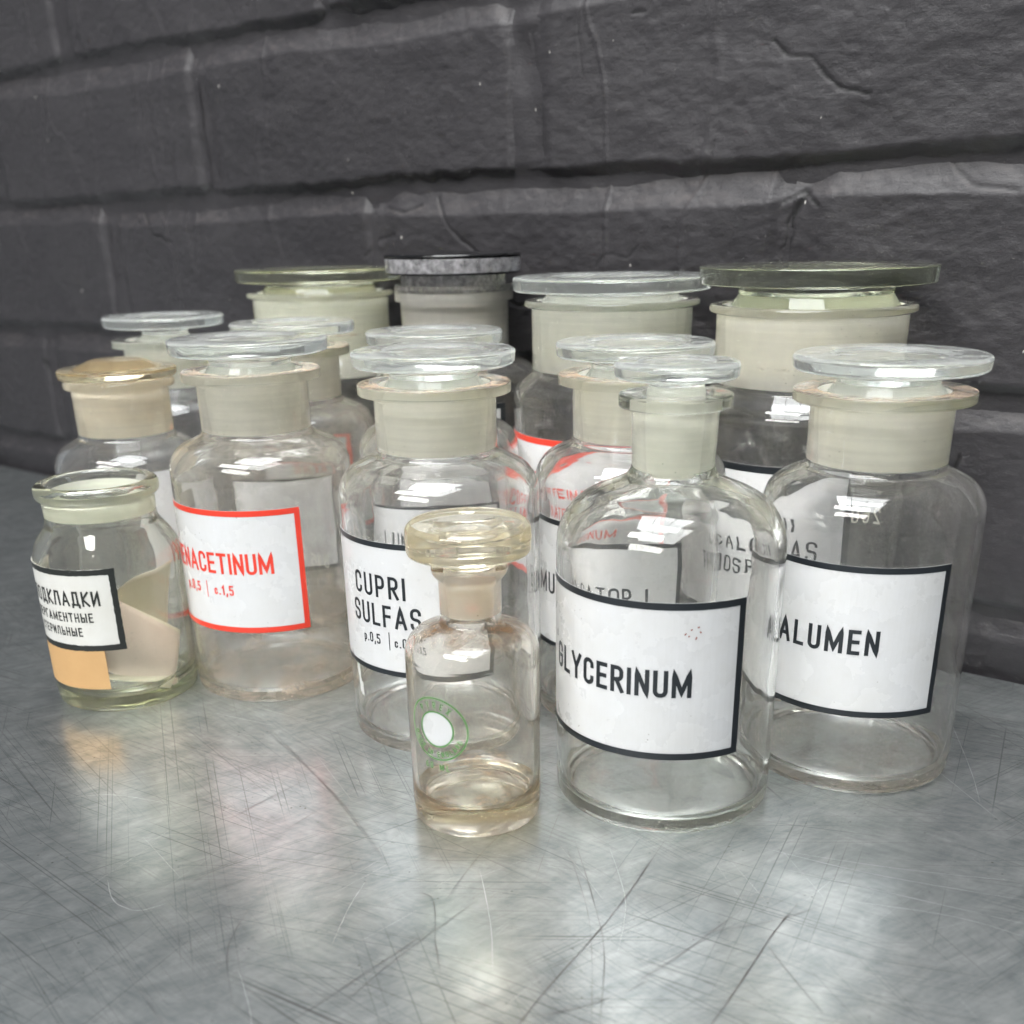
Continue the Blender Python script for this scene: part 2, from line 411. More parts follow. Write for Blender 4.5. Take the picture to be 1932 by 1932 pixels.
# ------------------------------------------------------------------ stroke lettering
def G(*s): return s
GLY = {  # width, strokes of (x, y, corner radius)
 'A': (.50, [[(0,0),(.25,1),(.50,0)], [(.10,.30),(.40,.30)]]),
 'C': (.40, [[(.40,.76),(.40,1,.2),(0,1,.2),(0,0,.2),(.40,0,.2),(.40,.24)]]),
 'D': (.42, [[(0,0),(.42,0,.2),(.42,1,.2),(0,1),(0,0)]]),
 'E': (.36, [[(.36,1),(0,1),(0,0),(.36,0)], [(0,.52),(.32,.52)]]),
 'F': (.36, [[(.36,1),(0,1),(0,0)], [(0,.52),(.32,.52)]]),
 'G': (.40, [[(.40,.76),(.40,1,.2),(0,1,.2),(0,0,.2),(.40,0,.2),(.40,.48),(.22,.48)]]),
 'H': (.42, [[(0,0),(0,1)], [(.42,0),(.42,1)], [(0,.5),(.42,.5)]]),
 'I': (.0, [[(0,0),(0,1)]]),
 'L': (.36, [[(0,1),(0,0),(.36,0)]]),
 'M': (.62, [[(0,0),(0,1),(.31,.12),(.62,1),(.62,0)]]),
 'N': (.42, [[(0,0),(0,1),(.42,0),(.42,1)]]),
 'O': (.42, [[(.21,1),(0,1,.2),(0,0,.2),(.42,0,.2),(.42,1,.2),(.21,1)]]),
 'P': (.40, [[(0,0),(0,1),(.40,1,.2),(.40,.44,.2),(0,.44)]]),
 'R': (.40, [[(0,0),(0,1),(.40,1,.2),(.40,.48,.2),(0,.48)], [(.18,.48),(.42,0)]]),
 'S': (.40, [[(.40,.78),(.40,1,.19),(0,1,.19),(0,.54,.19),(.40,.46,.19),(.40,0,.19),(0,0,.19),(0,.22)]]),
 'T': (.44, [[(0,1),(.44,1)], [(.22,1),(.22,0)]]),
 'U': (.42, [[(0,1),(0,0,.2),(.42,0,.2),(.42,1)]]),
 'V': (.48, [[(0,1),(.24,0),(.48,1)]]),
 'X': (.44, [[(0,1),(.44,0)], [(0,0),(.44,1)]]),
 'Y': (.50, [[(0,1),(.25,.45),(.50,1)], [(.25,.45),(.25,0)]]),
 '0': (.36, [[(.18,1),(0,1,.17),(0,0,.17),(.36,0,.17),(.36,1,.17),(.18,1)]]),
 '1': (.16, [[(0,.78),(.16,1),(.16,0)]]),
 '2': (.38, [[(0,.74),(0,1,.18),(.38,1,.18),(.38,.6,.1),(0,0),(.38,0)]]),
 '5': (.36, [[(.36,1),(0,1),(0,.58),(.36,.58,.17),(.36,0,.17),(0,0,.1),(0,.12)]]),
 '6': (.38, [[(.34,1),(0,.8,.2),(0,0,.18),(.38,0,.18),(.38,.55,.18),(0,.55)]]),
 '8': (.38, [[(.19,.54),(0,.54,.15),(0,1,.17),(.38,1,.17),(.38,.54,.15),(.19,.54),(0,.5,.17),(0,0,.17),(.38,0,.17),(.38,.5,.17),(.19,.54)]]),
 '.': (.03, [[(0,0),(.03,0)]]),
 ',': (.05, [[(.05,.06),(0,-.2)]]),
 '|': (.0, [[(0,-.25),(0,1.25)]]),
 'p': (.28, [[(0,-.3),(0,.6),(.28,.6,.13),(.28,0,.13),(0,0)]]),
 'c': (.26, [[(.26,.45),(.26,.6,.12),(0,.6,.12),(0,0,.12),(.26,0,.12),(.26,.15)]]),
 ' ': (.18, []),
 'П': (.42, [[(0,0),(0,1),(.42,1),(.42,0)]]),
 'Л': (.46, [[(0,0),(.10,1),(.40,1),(.46,0)]]),
 'Д': (.52, [[(.02,-.12),(.02,.08),(.54,.04),(.54,-.14)], [(.10,.06),(.12,1),(.42,1),(.44,.04)]]),
 'К': (.42, [[(0,0),(0,1)], [(.42,1),(.02,.48),(.44,0)]]),
 'И': (.44, [[(0,1),(.02,0),(.42,1),(.44,0)]]),
 'Ы': (.60, [[(0,1),(0,0),(.34,.02),(.34,.5),(0,.5)], [(.60,1),(.60,0)]]),
 'Ь': (.36, [[(0,1),(0,0),(.36,.02),(.36,.5),(0,.5)]]),
 'Г': (.36, [[(.36,1),(0,1),(0,0)]]),
}
for a_, b_ in (('А', 'A'), ('Е', 'E'), ('М', 'M'), ('Н', 'H'), ('О', 'O'), ('Р', 'P'), ('С', 'C'), ('Т', 'T')):
    GLY[a_] = GLY[b_]

def ribbon(pl, t, step, jitter=0.0, rng=None):
    """pl: 2D polyline -> (verts2d, quads) with mitred joints and square caps"""
    pts = []
    for a, b in zip(pl[:-1], pl[1:]):
        L = math.hypot(b[0]-a[0], b[1]-a[1])
        if L < 1e-7: continue
        k = max(1, int(L / step))
        for j in range(k): pts.append((a[0] + (b[0]-a[0])*j/k, a[1] + (b[1]-a[1])*j/k))
    pts.append(pl[-1][:2])
    if len(pts) < 2: return [], []
    n = len(pts); vs = []
    for i in range(n):
        p = Vector(pts[i])
        d0 = (p - Vector(pts[i-1])).normalized() if i else None
        d1 = (Vector(pts[i+1]) - p).normalized() if i < n-1 else None
        if d0 is None: d0 = d1; p = p - d1 * t/2
        if d1 is None: d1 = d0; p = p + d0 * t/2
        nn = Vector((-(d0.y+d1.y), d0.x+d1.x))
        if nn.length < 1e-6: nn = Vector((-d0.y, d0.x))
        nn.normalize()
        c = max(0.45, nn.dot(Vector((-d0.y, d0.x))))
        tt = t * (1 + (rng.uniform(-jitter, jitter) if jitter else 0))
        vs.append(p + nn * (tt/2/c)); vs.append(p - nn * (tt/2/c))
    return vs, [(2*i, 2*i+1, 2*i+3, 2*i+2) for i in range(n-1)]

def text_width(s, h, t, gap):
    return sum(GLY[c][0] * (h - t) + t + gap * h for c in s) - gap * h
def layout(s, x, y, h, t, gap):
    """left x, baseline y, cap height h, stroke t -> list of filleted 2D strokes"""
    out = []
    for c in s:
        w_, st = GLY[c]; k = h - t
        for pl in st:
            q_ = fillet([((p[0]) * k, p[1] * k, (p[2] * k if len(p) > 2 else 0)) for p in pl], 6)
            out.append([(x + t/2 + a, y + t/2 + b) for a, b, _ in q_])
        x += w_ * k + t + gap * h
    return out
def wrap(name, strokes, t, Rc, parent, mat, lift, mirror=1, step=0.006, jitter=0, seed=1):
    """2D strokes (arc length, height) laid on a cylinder of radius Rc; arc 0 faces the camera side"""
    rng = random.Random(seed)
    V, Fc = [], []
    for i, pl in enumerate(strokes):
        vs, qs = ribbon(pl, t if not isinstance(t, list) else t[i], step, jitter, rng)
        b = len(V); r = Rc + lift + 0.00006 * (i % 7)
        for v in vs:
            a = mirror * v.x / Rc
            V.append((r * math.sin(a) * S, -r * math.cos(a) * S, v.y * S))
        Fc += [tuple(b + k for k in q_) for q_ in qs]
    return link(name, V, Fc, mat, parent, False)
def patch(name, a0, a1, z0, z1, Rc, th, mat, parent, n=48, nz=4, round_=0.0):
    """curved rectangular shell with thickness between angles a0..a1 (radians)"""
    V, Fc = [], []
    for r in (Rc, Rc + th):
        for j in range(nz + 1):
            for i in range(n + 1):
                a = a0 + (a1 - a0) * i / n; z = z0 + (z1 - z0) * j / nz
                V.append((r * math.sin(a) * S, -r * math.cos(a) * S, z * S))
    w_ = n + 1; L = (nz + 1) * w_
    for j in range(nz):
        for i in range(n):
            p = j * w_ + i
            Fc.append((p, p + w_, p + w_ + 1, p + 1))
            Fc.append((L + p, L + p + 1, L + p + w_ + 1, L + p + w_))
    for i in range(n):
        Fc.append((i, i + 1, L + i + 1, L + i)); p = nz * w_ + i
        Fc.append((p + 1, p, L + p, L + p + 1))
    for j in range(nz):
        p = j * w_; Fc.append((p + w_, p, L + p, L + p + w_)); p = j * w_ + n
        Fc.append((p, p + w_, L + p + w_, L + p))
    return link(name, V, Fc, mat, parent, False)
D2R = math.pi / 180
def label(parent, R, a0, a1, z0, z1, ink, bw=0.011, lines=(), white=None, seed=3, jitter=0.0):
    """fired enamel label; lines: (text, centre angle deg, baseline z, cap height, stroke, gap)"""
    white = white or WHITE
    lb = patch('label', a0 * D2R, a1 * D2R, z0, z1, R + 0.0003, 0.0007, white, parent)
    if ink is not None:
        arc0, arc1 = a0 * D2R * R, a1 * D2R * R; h_ = bw / 2
        pl = [(arc0 + h_, z0 + h_), (arc1 - h_, z0 + h_), (arc1 - h_, z1 - h_), (arc0 + h_, z1 - h_), (arc0 + h_, z0)]
        wrap('border', [pl], bw, R, lb, ink, 0.0014, jitter=jitter, seed=seed)
    for item in lines:
        s, ac, zb, h, t, gap = item[:6]
        g_ink = ink if len(item) < 7 else item[6]
        wd = text_width(s, h, t, gap)
        st = layout(s, ac * D2R * R - wd / 2, zb, h, t, gap)
        wrap('lettering', st, t, R, lb, g_ink, 0.0014, jitter=jitter, seed=seed)
    return lb

# ------------------------------------------------------------------ the table
def make_table():
    me_v = []; s0, s1 = -3.5, 10.0
    a = Vector((-2.4195, 5.0872)); dr = Vector((0.78671, -0.61732)); nr = Vector((-0.61732, -0.78671))
    def P(s, wd, z): q_ = a + dr * s + nr * wd; return (q_.x * S, q_.y * S, z * S)
    # long edge runs along the wall; front edge is behind the camera; rounded rear lip
    prof = [(0.0, -0.18), (0.0, -0.006), (0.002, -0.0015), (0.006, 0.0), (5.6, 0.0), (5.6, -0.18)]
    V = []; Fc = []
    for s in (s0, s1):
        for (wd_, z) in prof: V.append(P(s, wd_, z))
    n = len(prof)
    for i in range(n):
        j = (i + 1) % n
        Fc.append((i, j, n + j, n + i))
    Fc.append(tuple(range(n))[::-1]); Fc.append(tuple(range(n, 2 * n)))
    t = link('zinc_table', V, Fc, ZINC, None, False)
    t['kind'] = 'structure'
    return t
table = make_table()

def ground(xpix, ypix):
    d = Rr * ((xpix - 966) / 2010) - Uu * ((ypix - 1271) / 2010) + F
    k = -1 / d.z
    return (d.x * k, d.y * k)
SCR = bpy.data.materials.new('dark_scratch'); SCR.use_nodes = True
SCR.node_tree.nodes['Principled BSDF'].inputs['Base Color'].default_value = (0.14, 0.13, 0.125, 1)
SCR.node_tree.nodes['Principled BSDF'].inputs['Metallic'].default_value = 0.9
SCR.node_tree.nodes['Principled BSDF'].inputs['Roughness'].default_value = 0.42
SCL = bpy.data.materials.new('bright_scratch'); SCL.use_nodes = True
SCL.node_tree.nodes['Principled BSDF'].inputs['Base Color'].default_value = (0.42, 0.43, 0.43, 1)
SCL.node_tree.nodes['Principled BSDF'].inputs['Metallic'].default_value = 0.8
SCL.node_tree.nodes['Principled BSDF'].inputs['Roughness'].default_value = 0.5
def scratches(name, lines, mat, seed):
    rng = random.Random(seed); V = []; Fc = []
    for k, (pts, wpx) in enumerate(lines):
        g_ = [ground(*p) for p in pts]
        # smooth through the points
        pl = []
        for i in range(len(g_) - 1):
            p0 = g_[max(0, i-1)]; p1 = g_[i]; p2 = g_[i+1]; p3 = g_[min(len(g_)-1, i+2)]
            for j in range(8):
                t_ = j / 8
                pl.append(tuple(0.5 * ((2*p1[c]) + (-p0[c]+p2[c])*t_ + (2*p0[c]-5*p1[c]+4*p2[c]-p3[c])*t_**2 + (-p0[c]+3*p1[c]-3*p2[c]+p3[c])*t_**3) + rng.uniform(-.0003, .0003) for c in (0, 1)))
        pl.append(g_[-1])
        vs, qs = ribbon(pl, wpx * 0.0007, 0.02, 0.6, rng)
        n_ = len(vs) // 2
        for i in range(n_):      # taper both ends
            f = min(1, 4 * min(i, n_ - 1 - i) / max(1, n_) + 0.15)
            mid = (vs[2*i] + vs[2*i+1]) / 2
            vs[2*i] = mid + (vs[2*i] - mid) * f; vs[2*i+1] = mid + (vs[2*i+1] - mid) * f
        b = len(V)
        V += [(v.x * S, v.y * S, (0.0003 + 0.00004 * k) * S) for v in vs]
        Fc += [tuple(b + q_ for q_ in f_) for f_ in qs]
    o = link(name, V, Fc, mat, table, False)
    o['kind'] = 'stuff'
    return o
dark = [([(1255,1585),(1160,1720),(1020,1880),(960,1960)], 2.4), ([(1505,1705),(1460,1760),(1400,1850),(1310,1980)], 3.6),
 ([(1080,1570),(1120,1700),(1140,1800),(1128,1960)], 1.6), ([(1070,1600),(1112,1740),(1116,1960)], 1.2), ([(1425,1755),(1500,1850),(1560,1920)], 1.4),
 ([(792,1685),(818,1700),(822,1780),(832,1840)], 2.2), ([(455,1335),(560,1430),(650,1520),(745,1650)], 1.2), ([(470,1335),(620,1490),(735,1640)], 0.9),
 ([(300,1620),(520,1500),(760,1390)], 1.1), ([(210,1750),(480,1600),(700,1470)], 1.0), ([(560,1690),(700,1610),(860,1500)], 1.1), ([(690,1440),(760,1370)], 1.6),
 ([(840,1700),(900,1620),(960,1560)], 1.2), ([(1180,1460),(1260,1560)], 1.0), ([(1190,1690),(1380,1690),(1480,1700)], 1.0), ([(1010,1660),(1045,1560),(1070,1500)], .9),
 ([(930,1930),(1100,1900),(1250,1840)], 1.0), ([(1190,1860),(1300,1790),(1420,1700)], 1.0), ([(480,1700),(430,1790),(440,1900)], 1.0), ([(640,1900),(760,1800),(900,1700)], 1.2),
 ([(1330,1760),(1450,1740),(1580,1700)], 1.0), ([(500,1960),(700,1830),(820,1750)], 1.1)]
bright = [([(203,1660),(215,1700),(260,1718),(312,1705)], 1.6), ([(625,1785),(660,1710),(692,1660)], 1.4), ([(905,1640),(925,1740),(930,1830)], 1.4),
 ([(1440,1600),(1650,1650),(1940,1700)], 2.0), ([(1480,1640),(1700,1690),(1940,1745)], 1.8), ([(1500,1610),(1700,1640),(1940,1665)], 1.2), ([(400,1345),(520,1370)], 1.4),
 ([(450,1830),(470,1900),(478,1960)], 1.2), ([(1600,1700),(1800,1730),(1940,1770)], 1.2), ([(0,1430),(120,1440),(260,1425)], 1.0), ([(30,1520),(200,1500),(330,1520)], 0.9),
 ([(1150,1600),(1180,1700),(1165,1800)], 0.9), ([(1700,1400),(1800,1480),(1900,1560)], 0.9), ([(1780,1330),(1830,1450),(1850,1520)], 0.9)]
rs = random.Random(11)
for k in range(130):
    x, y = rs.uniform(0, 1932), rs.uniform(1330, 1932); a_ = rs.choice([-.55, -.5, -.62, -.35, .9, .2]) + rs.uniform(-.15, .15); L = rs.uniform(30, 190)
    seg_ = [(x, y), (x + L/2 * math.cos(a_), y + L/2 * math.sin(a_) + rs.uniform(-.8, .8)), (x + L * math.cos(a_), y + L * math.sin(a_))]
    (bright if k % 2 == 0 else dark).append((seg_, rs.uniform(0.25, 0.6)))
scratches('scratches', dark, SCR, 1)
scratches('scratches', [(p_, w_ * 0.75) for p_, w_ in bright], SCL, 2)

# ------------------------------------------------------------------ the painted brick wall
rngN = np.random.RandomState(5)
TAB = rngN.rand(256, 256)
def vnoise(x, y):
    xi = np.floor(x).astype(int); yi = np.floor(y).astype(int)
    fx = x - xi; fy = y - yi; fx = fx*fx*(3-2*fx); fy = fy*fy*(3-2*fy)
    g = lambda a, b: TAB[a % 256, b % 256]
    return (g(xi, yi)*(1-fx) + g(xi+1, yi)*fx)*(1-fy) + (g(xi, yi+1)*(1-fx) + g(xi+1, yi+1)*fx)*fy - 0.5
def fbm(x, y, oct=5, gain=0.5):
    r = 0; a = 1
    for k in range(oct):
        r = r + a * vnoise(x * 2**k + 17.3*k, y * 2**k + 9.1*k); a *= gain
    return r
WA = np.array([-2.4195, 5.0872]); WD = np.array([0.78671, -0.61732]); WN = np.array([-0.61732, -0.78671])
W0 = -0.030     # wall face, just behind the table edge
CR = []         # cracks in the paint: polylines in wall coordinates
for pts, wd_, dp in [([(2.80,1.08),(2.86,1.00),(2.93,.95),(3.02,.88),(3.08,.80),(3.14,.79),(3.22,.76),(3.30,.74)], .008, .010),
        ([(3.40,1.62),(3.47,1.55),(3.53,1.53),(3.50,1.47),(3.46,1.47)], .006, .008),
        ([(3.83,1.37),(3.87,1.34),(3.93,1.335),(3.96,1.29),(4.02,1.26),(4.07,1.25)], .007, .009),
        ([(3.93,1.05),(3.905,1.0),(3.90,.93),(3.885,.86),(3.86,.80)], .013, .016), ([(3.88,1.04),(3.93,1.06),(3.97,1.03)], .008, .010),
        ([(2.60,1.06),(2.68,1.045),(2.74,1.06)], .006, .008), ([(2.50,.92),(2.56,.97),(2.64,.985)], .006, .008),
        ([(3.37,.90),(3.40,.93),(3.47,.92),(3.50,.95)], .005, .006), ([(4.0,.82),(4.07,.81),(4.13,.84),(4.12,.87)], .005, .006),
        ([(3.14,1.50),(3.155,1.42),(3.145,1.36)], .009, .010), ([(3.165,1.30),(3.18,1.24)], .010, .010), ([(3.33,1.60),(3.30,1.45),(3.315,1.35)], .004, .005),
        ([(3.66,1.10),(3.69,1.14),(3.70,1.18)], .005, .006), ([(4.25,1.11),(4.30,1.06),(4.40,1.05)], .006, .007), ([(1.35,1.08),(1.42,1.00),(1.52,.97)], .008, .012),
        ([(.50,.50),(.54,.45),(.56,.42),(.585,.37)], .018, .022), ([(3.33,.83),(3.31,.78),(3.345,.70)], .004, .005), ([(4.36,.50),(4.34,.44),(4.37,.40)], .008, .010)]:
    CR.append((np.array(pts), wd_, dp))
GO = [([(3.93,1.10),(4.10,1.17),(4.30,1.26),(4.6,1.34)], .06, .005), ([(4.02,1.18),(4.2,1.30),(4.45,1.36)], .03, .003), ([(3.04,1.60),(3.10,1.45),(3.15,1.30),(3.17,1.18)], .03, .010)]
def segd(x, z, pts):
    d = np.full(x.shape, 9.0)
    for (a, b) in zip(pts[:-1], pts[1:]):
        ab = b - a; t = np.clip(((x-a[0])*ab[0] + (z-a[1])*ab[1]) / (ab@ab), 0, 1)
        d = np.minimum(d, np.hypot(x-a[0]-t*ab[0], z-a[1]-t*ab[1]))
    return d
def relief(x, z):
    h = 0.012 * fbm(x*1.6, z*2.0, 2) + 0.0038 * fbm(x*8, z*13, 4, .5) + 0.0016 * fbm(x*38, z*60, 3)
    # a few ridges of thick paint running down
    rdg = np.abs(fbm(x*3.1 + 5, z*1.3 + 2, 4, .5)); h = h + 0.0025 * np.exp(-(rdg/0.03)**2)
    wob = 0.006 * vnoise(x*30, z*30)
    for pts, wd_, dp in CR:
        wd_ = wd_*0.6; d = segd(x + wob, z + wob, pts); h = h - 0.35*dp * np.exp(-(d/wd_)**2) 
    for pts, wd_, dp in GO:
        d = segd(x, z, np.array(pts)); h = h - dp * np.exp(-(d/wd_)**2)
    return h
def sheet(name, x0, x1, z0, z1, step, fn, parent):
    nx = max(2, int((x1-x0)/step)); nz = max(2, int((z1-z0)/step))
    X, Z = np.meshgrid(np.linspace(x0, x1, nx+1), np.linspace(z0, z1, nz+1))
    H = fn(X, Z)
    px = (WA[0] + WD[0]*X + WN[0]*(W0+H)) * S; py = (WA[1] + WD[1]*X + WN[1]*(W0+H)) * S
    co_ = np.stack([px, py, Z*S], -1).reshape(-1, 3)
    idx = np.arange((nx+1)*(nz+1)).reshape(nz+1, nx+1)
    f = np.stack([idx[:-1, :-1], idx[:-1, 1:], idx[1:, 1:], idx[1:, :-1]], -1).reshape(-1, 4)
    me = bpy.data.meshes.new(name)
    me.vertices.add(len(co_)); me.vertices.foreach_set('co', co_.ravel())
    me.loops.add(f.size); me.loops.foreach_set('vertex_index', f.ravel())
    me.polygons.add(len(f)); me.polygons.foreach_set('loop_start', np.arange(0, f.size, 4)); me.polygons.foreach_set('loop_total', np.full(len(f), 4))
    me.polygons.foreach_set('use_smooth', np.ones(len(f), bool))
    uvl = me.uv_layers.new(name='UVMap')
    uvv = np.stack([X.ravel()*S, Z.ravel()*S], -1)[f.ravel()]
    uvl.data.foreach_set('uv', uvv.ravel())
    cw = np.zeros(X.shape)
    if step < 0.01:
        wob = 0.006 * vnoise(X*30, Z*30) + 0.003 * vnoise(X*90, Z*90)
        for pts, wd_, dp in CR: cw = np.maximum(cw, np.exp(-(segd(X + wob, Z + wob, pts)/(wd_*0.5))**2) * min(1, dp/0.010))
        cw = cw * np.clip(0.75 + 1.6*vnoise(X*14, Z*14), 0, 1)
    at = me.attributes.new('crack', 'FLOAT', 'POINT'); at.data.foreach_set('value', cw.ravel())
    me.materials.append(PAINT); me.update(); me.validate()
    o = bpy.data.objects.new(name, me); COL.objects.link(o)
    if parent is not None: o.parent = parent
    return o
REC = -0.026
ROWZ = [1.095, .610, 1.550, .135, 2.01]
def bed(x, z):
    k = np.min(np.stack([np.abs(z - q_) for q_ in ROWZ]), 0)
    return REC + 0.014*np.clip((k - .03)/.03, 0, 1) + 0.010*fbm(x*6, z*10, 4) + 0.6*relief(x, z)
wall = sheet('wall', -3.0, 9.0, -1.2, 5.2, 0.014, lambda x, z: bed(x, z), None)
wall['kind'] = 'structure'
def brick(x0, x1, z0, z1, tilt=0.0, seed=0, step=0.0045):
    o0 = 0.004 * math.sin(seed * 2.3)
    def fn(x, z):
        # the paint-clogged arrises wander
        e = 0.012 * fbm(x*4 + seed, z*4, 4); e2 = 0.008 * fbm(x*17, z*17 + seed, 3)
        top = (z1 + 0.008*np.sin(x*3+seed) + e) - z; bot = z - (z0 + 0.006*np.sin(x*3+seed*2) + e + e2)
        lef = x - (x0 + e); rig = (x1 + e) - x
        sm = lambda t: t*t*(3-2*t)
        kt = np.clip(top/0.054, -0.6, 1)          # long weathered slope on top, catches the light
        kb = sm(np.clip(bot/0.034, 0, 1))         # tight rounded lower arris
        kl = sm(np.clip(lef/0.075, 0, 1)); kr = sm(np.clip(rig/0.035, 0, 1))
        h = (kt - 1)*0.024 + (kb - 1)*0.027 + np.where(bot < 0, bot*1.5, 0) + (kl - 1)*0.013 + (kr - 1)*0.015
        return np.maximum(h + relief(x, z) + o0, -0.085)
    o = sheet('brick', x0 - 0.022, x1 + 0.022, z0 - 0.022, z1 + 0.022, step, fn, wall)
    return o
rows = [  # z0, z1, joint positions; visible rows are finely meshed
 (-1.19, -0.76, [-3, -1.6, -.2, 1.2, 2.6, 4.0, 5.4, 6.8, 8.2]), (-0.71, -0.32, [-2.2, -.8, .6, 2.0, 3.4, 4.8, 6.2, 7.6]),
 (-0.34+.03, 0.115, [-2.9, -1.5, -.1, 1.25, 2.62, 4.05, 5.4, 6.8]), (0.155, 0.585, [-2.2, -.85, .56, 1.93, 3.30, 4.98, 6.2, 7.4]),
 (0.635, 1.070, [-1.7, -.28, 1.135, 2.56, 3.905, 5.3, 6.7, 8.1]), (1.115, 1.525, [-2.3, -.95, .40, 1.78, 3.13, 4.55, 5.9, 7.3]),
 (1.575, 1.985, [-1.8, -.40, 1.01, 2.42, 3.80, 5.2, 6.6, 8.0]), (2.035, 2.44, [-2.2, -.9, .4, 1.75, 3.1, 4.5, 5.9, 7.3]),
 (2.49, 2.90, [-1.8, -.4, 1.0, 2.4, 3.8, 5.2, 6.6, 8.0]), (2.95, 3.36, [-2.2, -.9, .4, 1.75, 3.1, 4.5, 5.9, 7.3]), (3.41, 3.82, [-1.8, -.4, 1.0, 2.4, 3.8, 5.2, 6.6, 8.0])]
sd = 0
for (z0, z1, js) in rows:
    for a, b in zip(js[:-1], js[1:]):
        sd += 1
        vis = (b > 0.0 and a < 4.9 and z1 > 0 and z0 < 1.95)
        brick(a + 0.022, b - 0.022, z0, z1 + 0.022, 0, sd, 0.0045 if vis else 0.05)

# ------------------------------------------------------------------ bottles
GRP = 'old apothecary bottles on the zinc table'
def face_cam(X, Y): return math.atan2(X, -Y) + 0.0 if False else math.atan2(-X, Y) * -1 * -1
def bottle(X, Y, lab, cat='bottle', name='apothecary_bottle'):
    # local -Y points at the camera
    rz = math.atan2(-X, Y)
    return thing(name, lab, cat, (X * S, Y * S, 0.0006 * S), rz, GRP)

def body_wide(t, R, neck=0.1210, zneck=0.585, ztop=0.722, col=0.1512, colh=0.020, glass=None, frost=None, sh=0.075, zsh=None, wall_=0.012, bead=False, dz=0.0, stretch=1.0, oval=0.002):
    glass = glass or GL_CLEAR; frost = frost or FR
    zb = ztop - colh; zs = zsh if zsh else zneck - 0.035
    pts = [(0, .007), (R*.55, .006), (R*.84, .003, .01), (R*.90, 0.0, .006), (R - .002, 0.0, .013), (R, .035, .02), (R, zs, sh), (neck, zneck, .018), (neck + .001, zb, .003)]
    if bead: pts += [(col, zb - .001, colh * .5), (col, ztop, colh * .5)]
    else: pts += [(col, zb - .001, .003), (col, ztop, .0035)]
    bore = neck - wall_
    pts += [(bore + .003, ztop, .004), (bore, ztop - .01), (bore - .009, zneck + .004, .004), (bore - .004, zneck - .012, .012), (R - wall_, zs - .012, sh - .01), (R - wall_ * .9, .020, .024), (R * .7, .020, .02), (0, .023)]
    fz = lambda r, z, i: 1 if (r < neck - 0.004 and z > zneck + .010 and z < ztop - 0.004) else 0
    return lathe('body', pts, [glass, frost], t, fz, oval=oval)

def stopper(t, disc, z0, z1, neck, cone, zc0, zc1, glass=None, frost=None, dome=0.0, dx=0, dy=0, tilt=(0, 0), rim=0.009, dish=0.004, flare=None):
    """pressed glass stopper: ground cone zc0..zc1, neck, flat disc z0..z1"""
    glass = glass or GL_LID; frost = frost or FR; z0 -= .003
    flare = flare or cone * 0.99
    pts = [(0, zc0 + .004), (cone - .018, zc0 + .002, .004), (cone - .012, zc0, .004), (cone, zc1), (flare, zc1 + .008, .008), (neck, (zc1 + z0) / 2 + .004, .008), (neck, z0 - .001, .006), (disc - .003, z0, rim * .9), (disc, z1, rim * .8)]
    if dome: pts += [(disc * .72, z1 + .002, .02), (disc * .45, z1 + dome, .03), (0, z1 + dome * 1.1)]
    else: pts += [(disc * .62, z1 + .0005, .01), (disc * .57, z1 - dish, .008), (0, z1 - dish * .8)]
    fz = lambda r, z, i: 1 if (z < zc1 and r > cone - .015) else 0
    o = lathe('stopper', pts, [glass, frost], t, fz, seg=112)
    o.location = (dx * S, dy * S, 0); o.rotation_euler = (tilt[0], tilt[1], 0)
    return o
CW = 0.1080   # cone radius at the top of the wide neck

# A: narrow-necked bottle in front, black-bordered label
A = bottle(.2846, 1.8275, 'narrow-necked clear bottle labelled GLYCERINUM, foremost of the black-labelled bottles')
R = .2016
lathe('body', [(0,.007),(R*.55,.006),(R*.84,.003,.01),(R*.90,0,.006),(R-.002,0,.014),(R,.035,.02),(R,.548,.105),(.0700,.602,.030),(.0745,.712,.004),(.0955,.717,.003),(.0962,.738,.0035),(.054,.738,.005),(.0515,.728),(.0465,.605,.006),(.052,.585,.012),(R-.013,.528,.10),(R-.011,.022,.026),(R*.7,.017,.02),(0,.019)],
      [GL_GREEN, FR], A, lambda r, z, i: 1 if (r < .056 and z > .610 and z < .730) else 0, oval=.002)
stopper(A, .1057, .766, .7895, .0455, .0500, .592, .733, glass=GL_LID, dish=.004)
label(A, R, -105, 39, .150, .434, BLACK, .0125, [('GLYCERINUM', -28.5, .267, .049, .0075, .125)])
wrap('speck', [[(.030,.380),(.0315,.3815)],[(.048,.372),(.0492,.3745)],[(.040,.388),(.041,.3885)],[(.055,.384),(.0562,.383)],[(.0365,.377),(.037,.3775)],[(.051,.392),(.0525,.3925)]], .0022, R, A, enamel('dried_brown_drops', (.30,.09,.07), .5), .0016)
# B: right-hand bottle
B = bottle(.6761, 1.951, 'wide-necked clear bottle labelled ALUMEN at the right edge of the group')
body_wide(B, .1995, neck=.1245, col=.1585, ztop=.7205, colh=.019)
stopper(B, .1700, .757, .781, .0890, .1115, .588, .700, dx=.006)
label(B, .1995, -88, 46, .162, .446, BLACK, .0115, [('ALUMEN', -15.5, .283, .047, .0072, .17)])
wrap('etched_mark', layout('260', math.pi * .1995 - .06, .455, .032, .003, .25), .003, .1995 - .012, B, ETCH, -.0012)
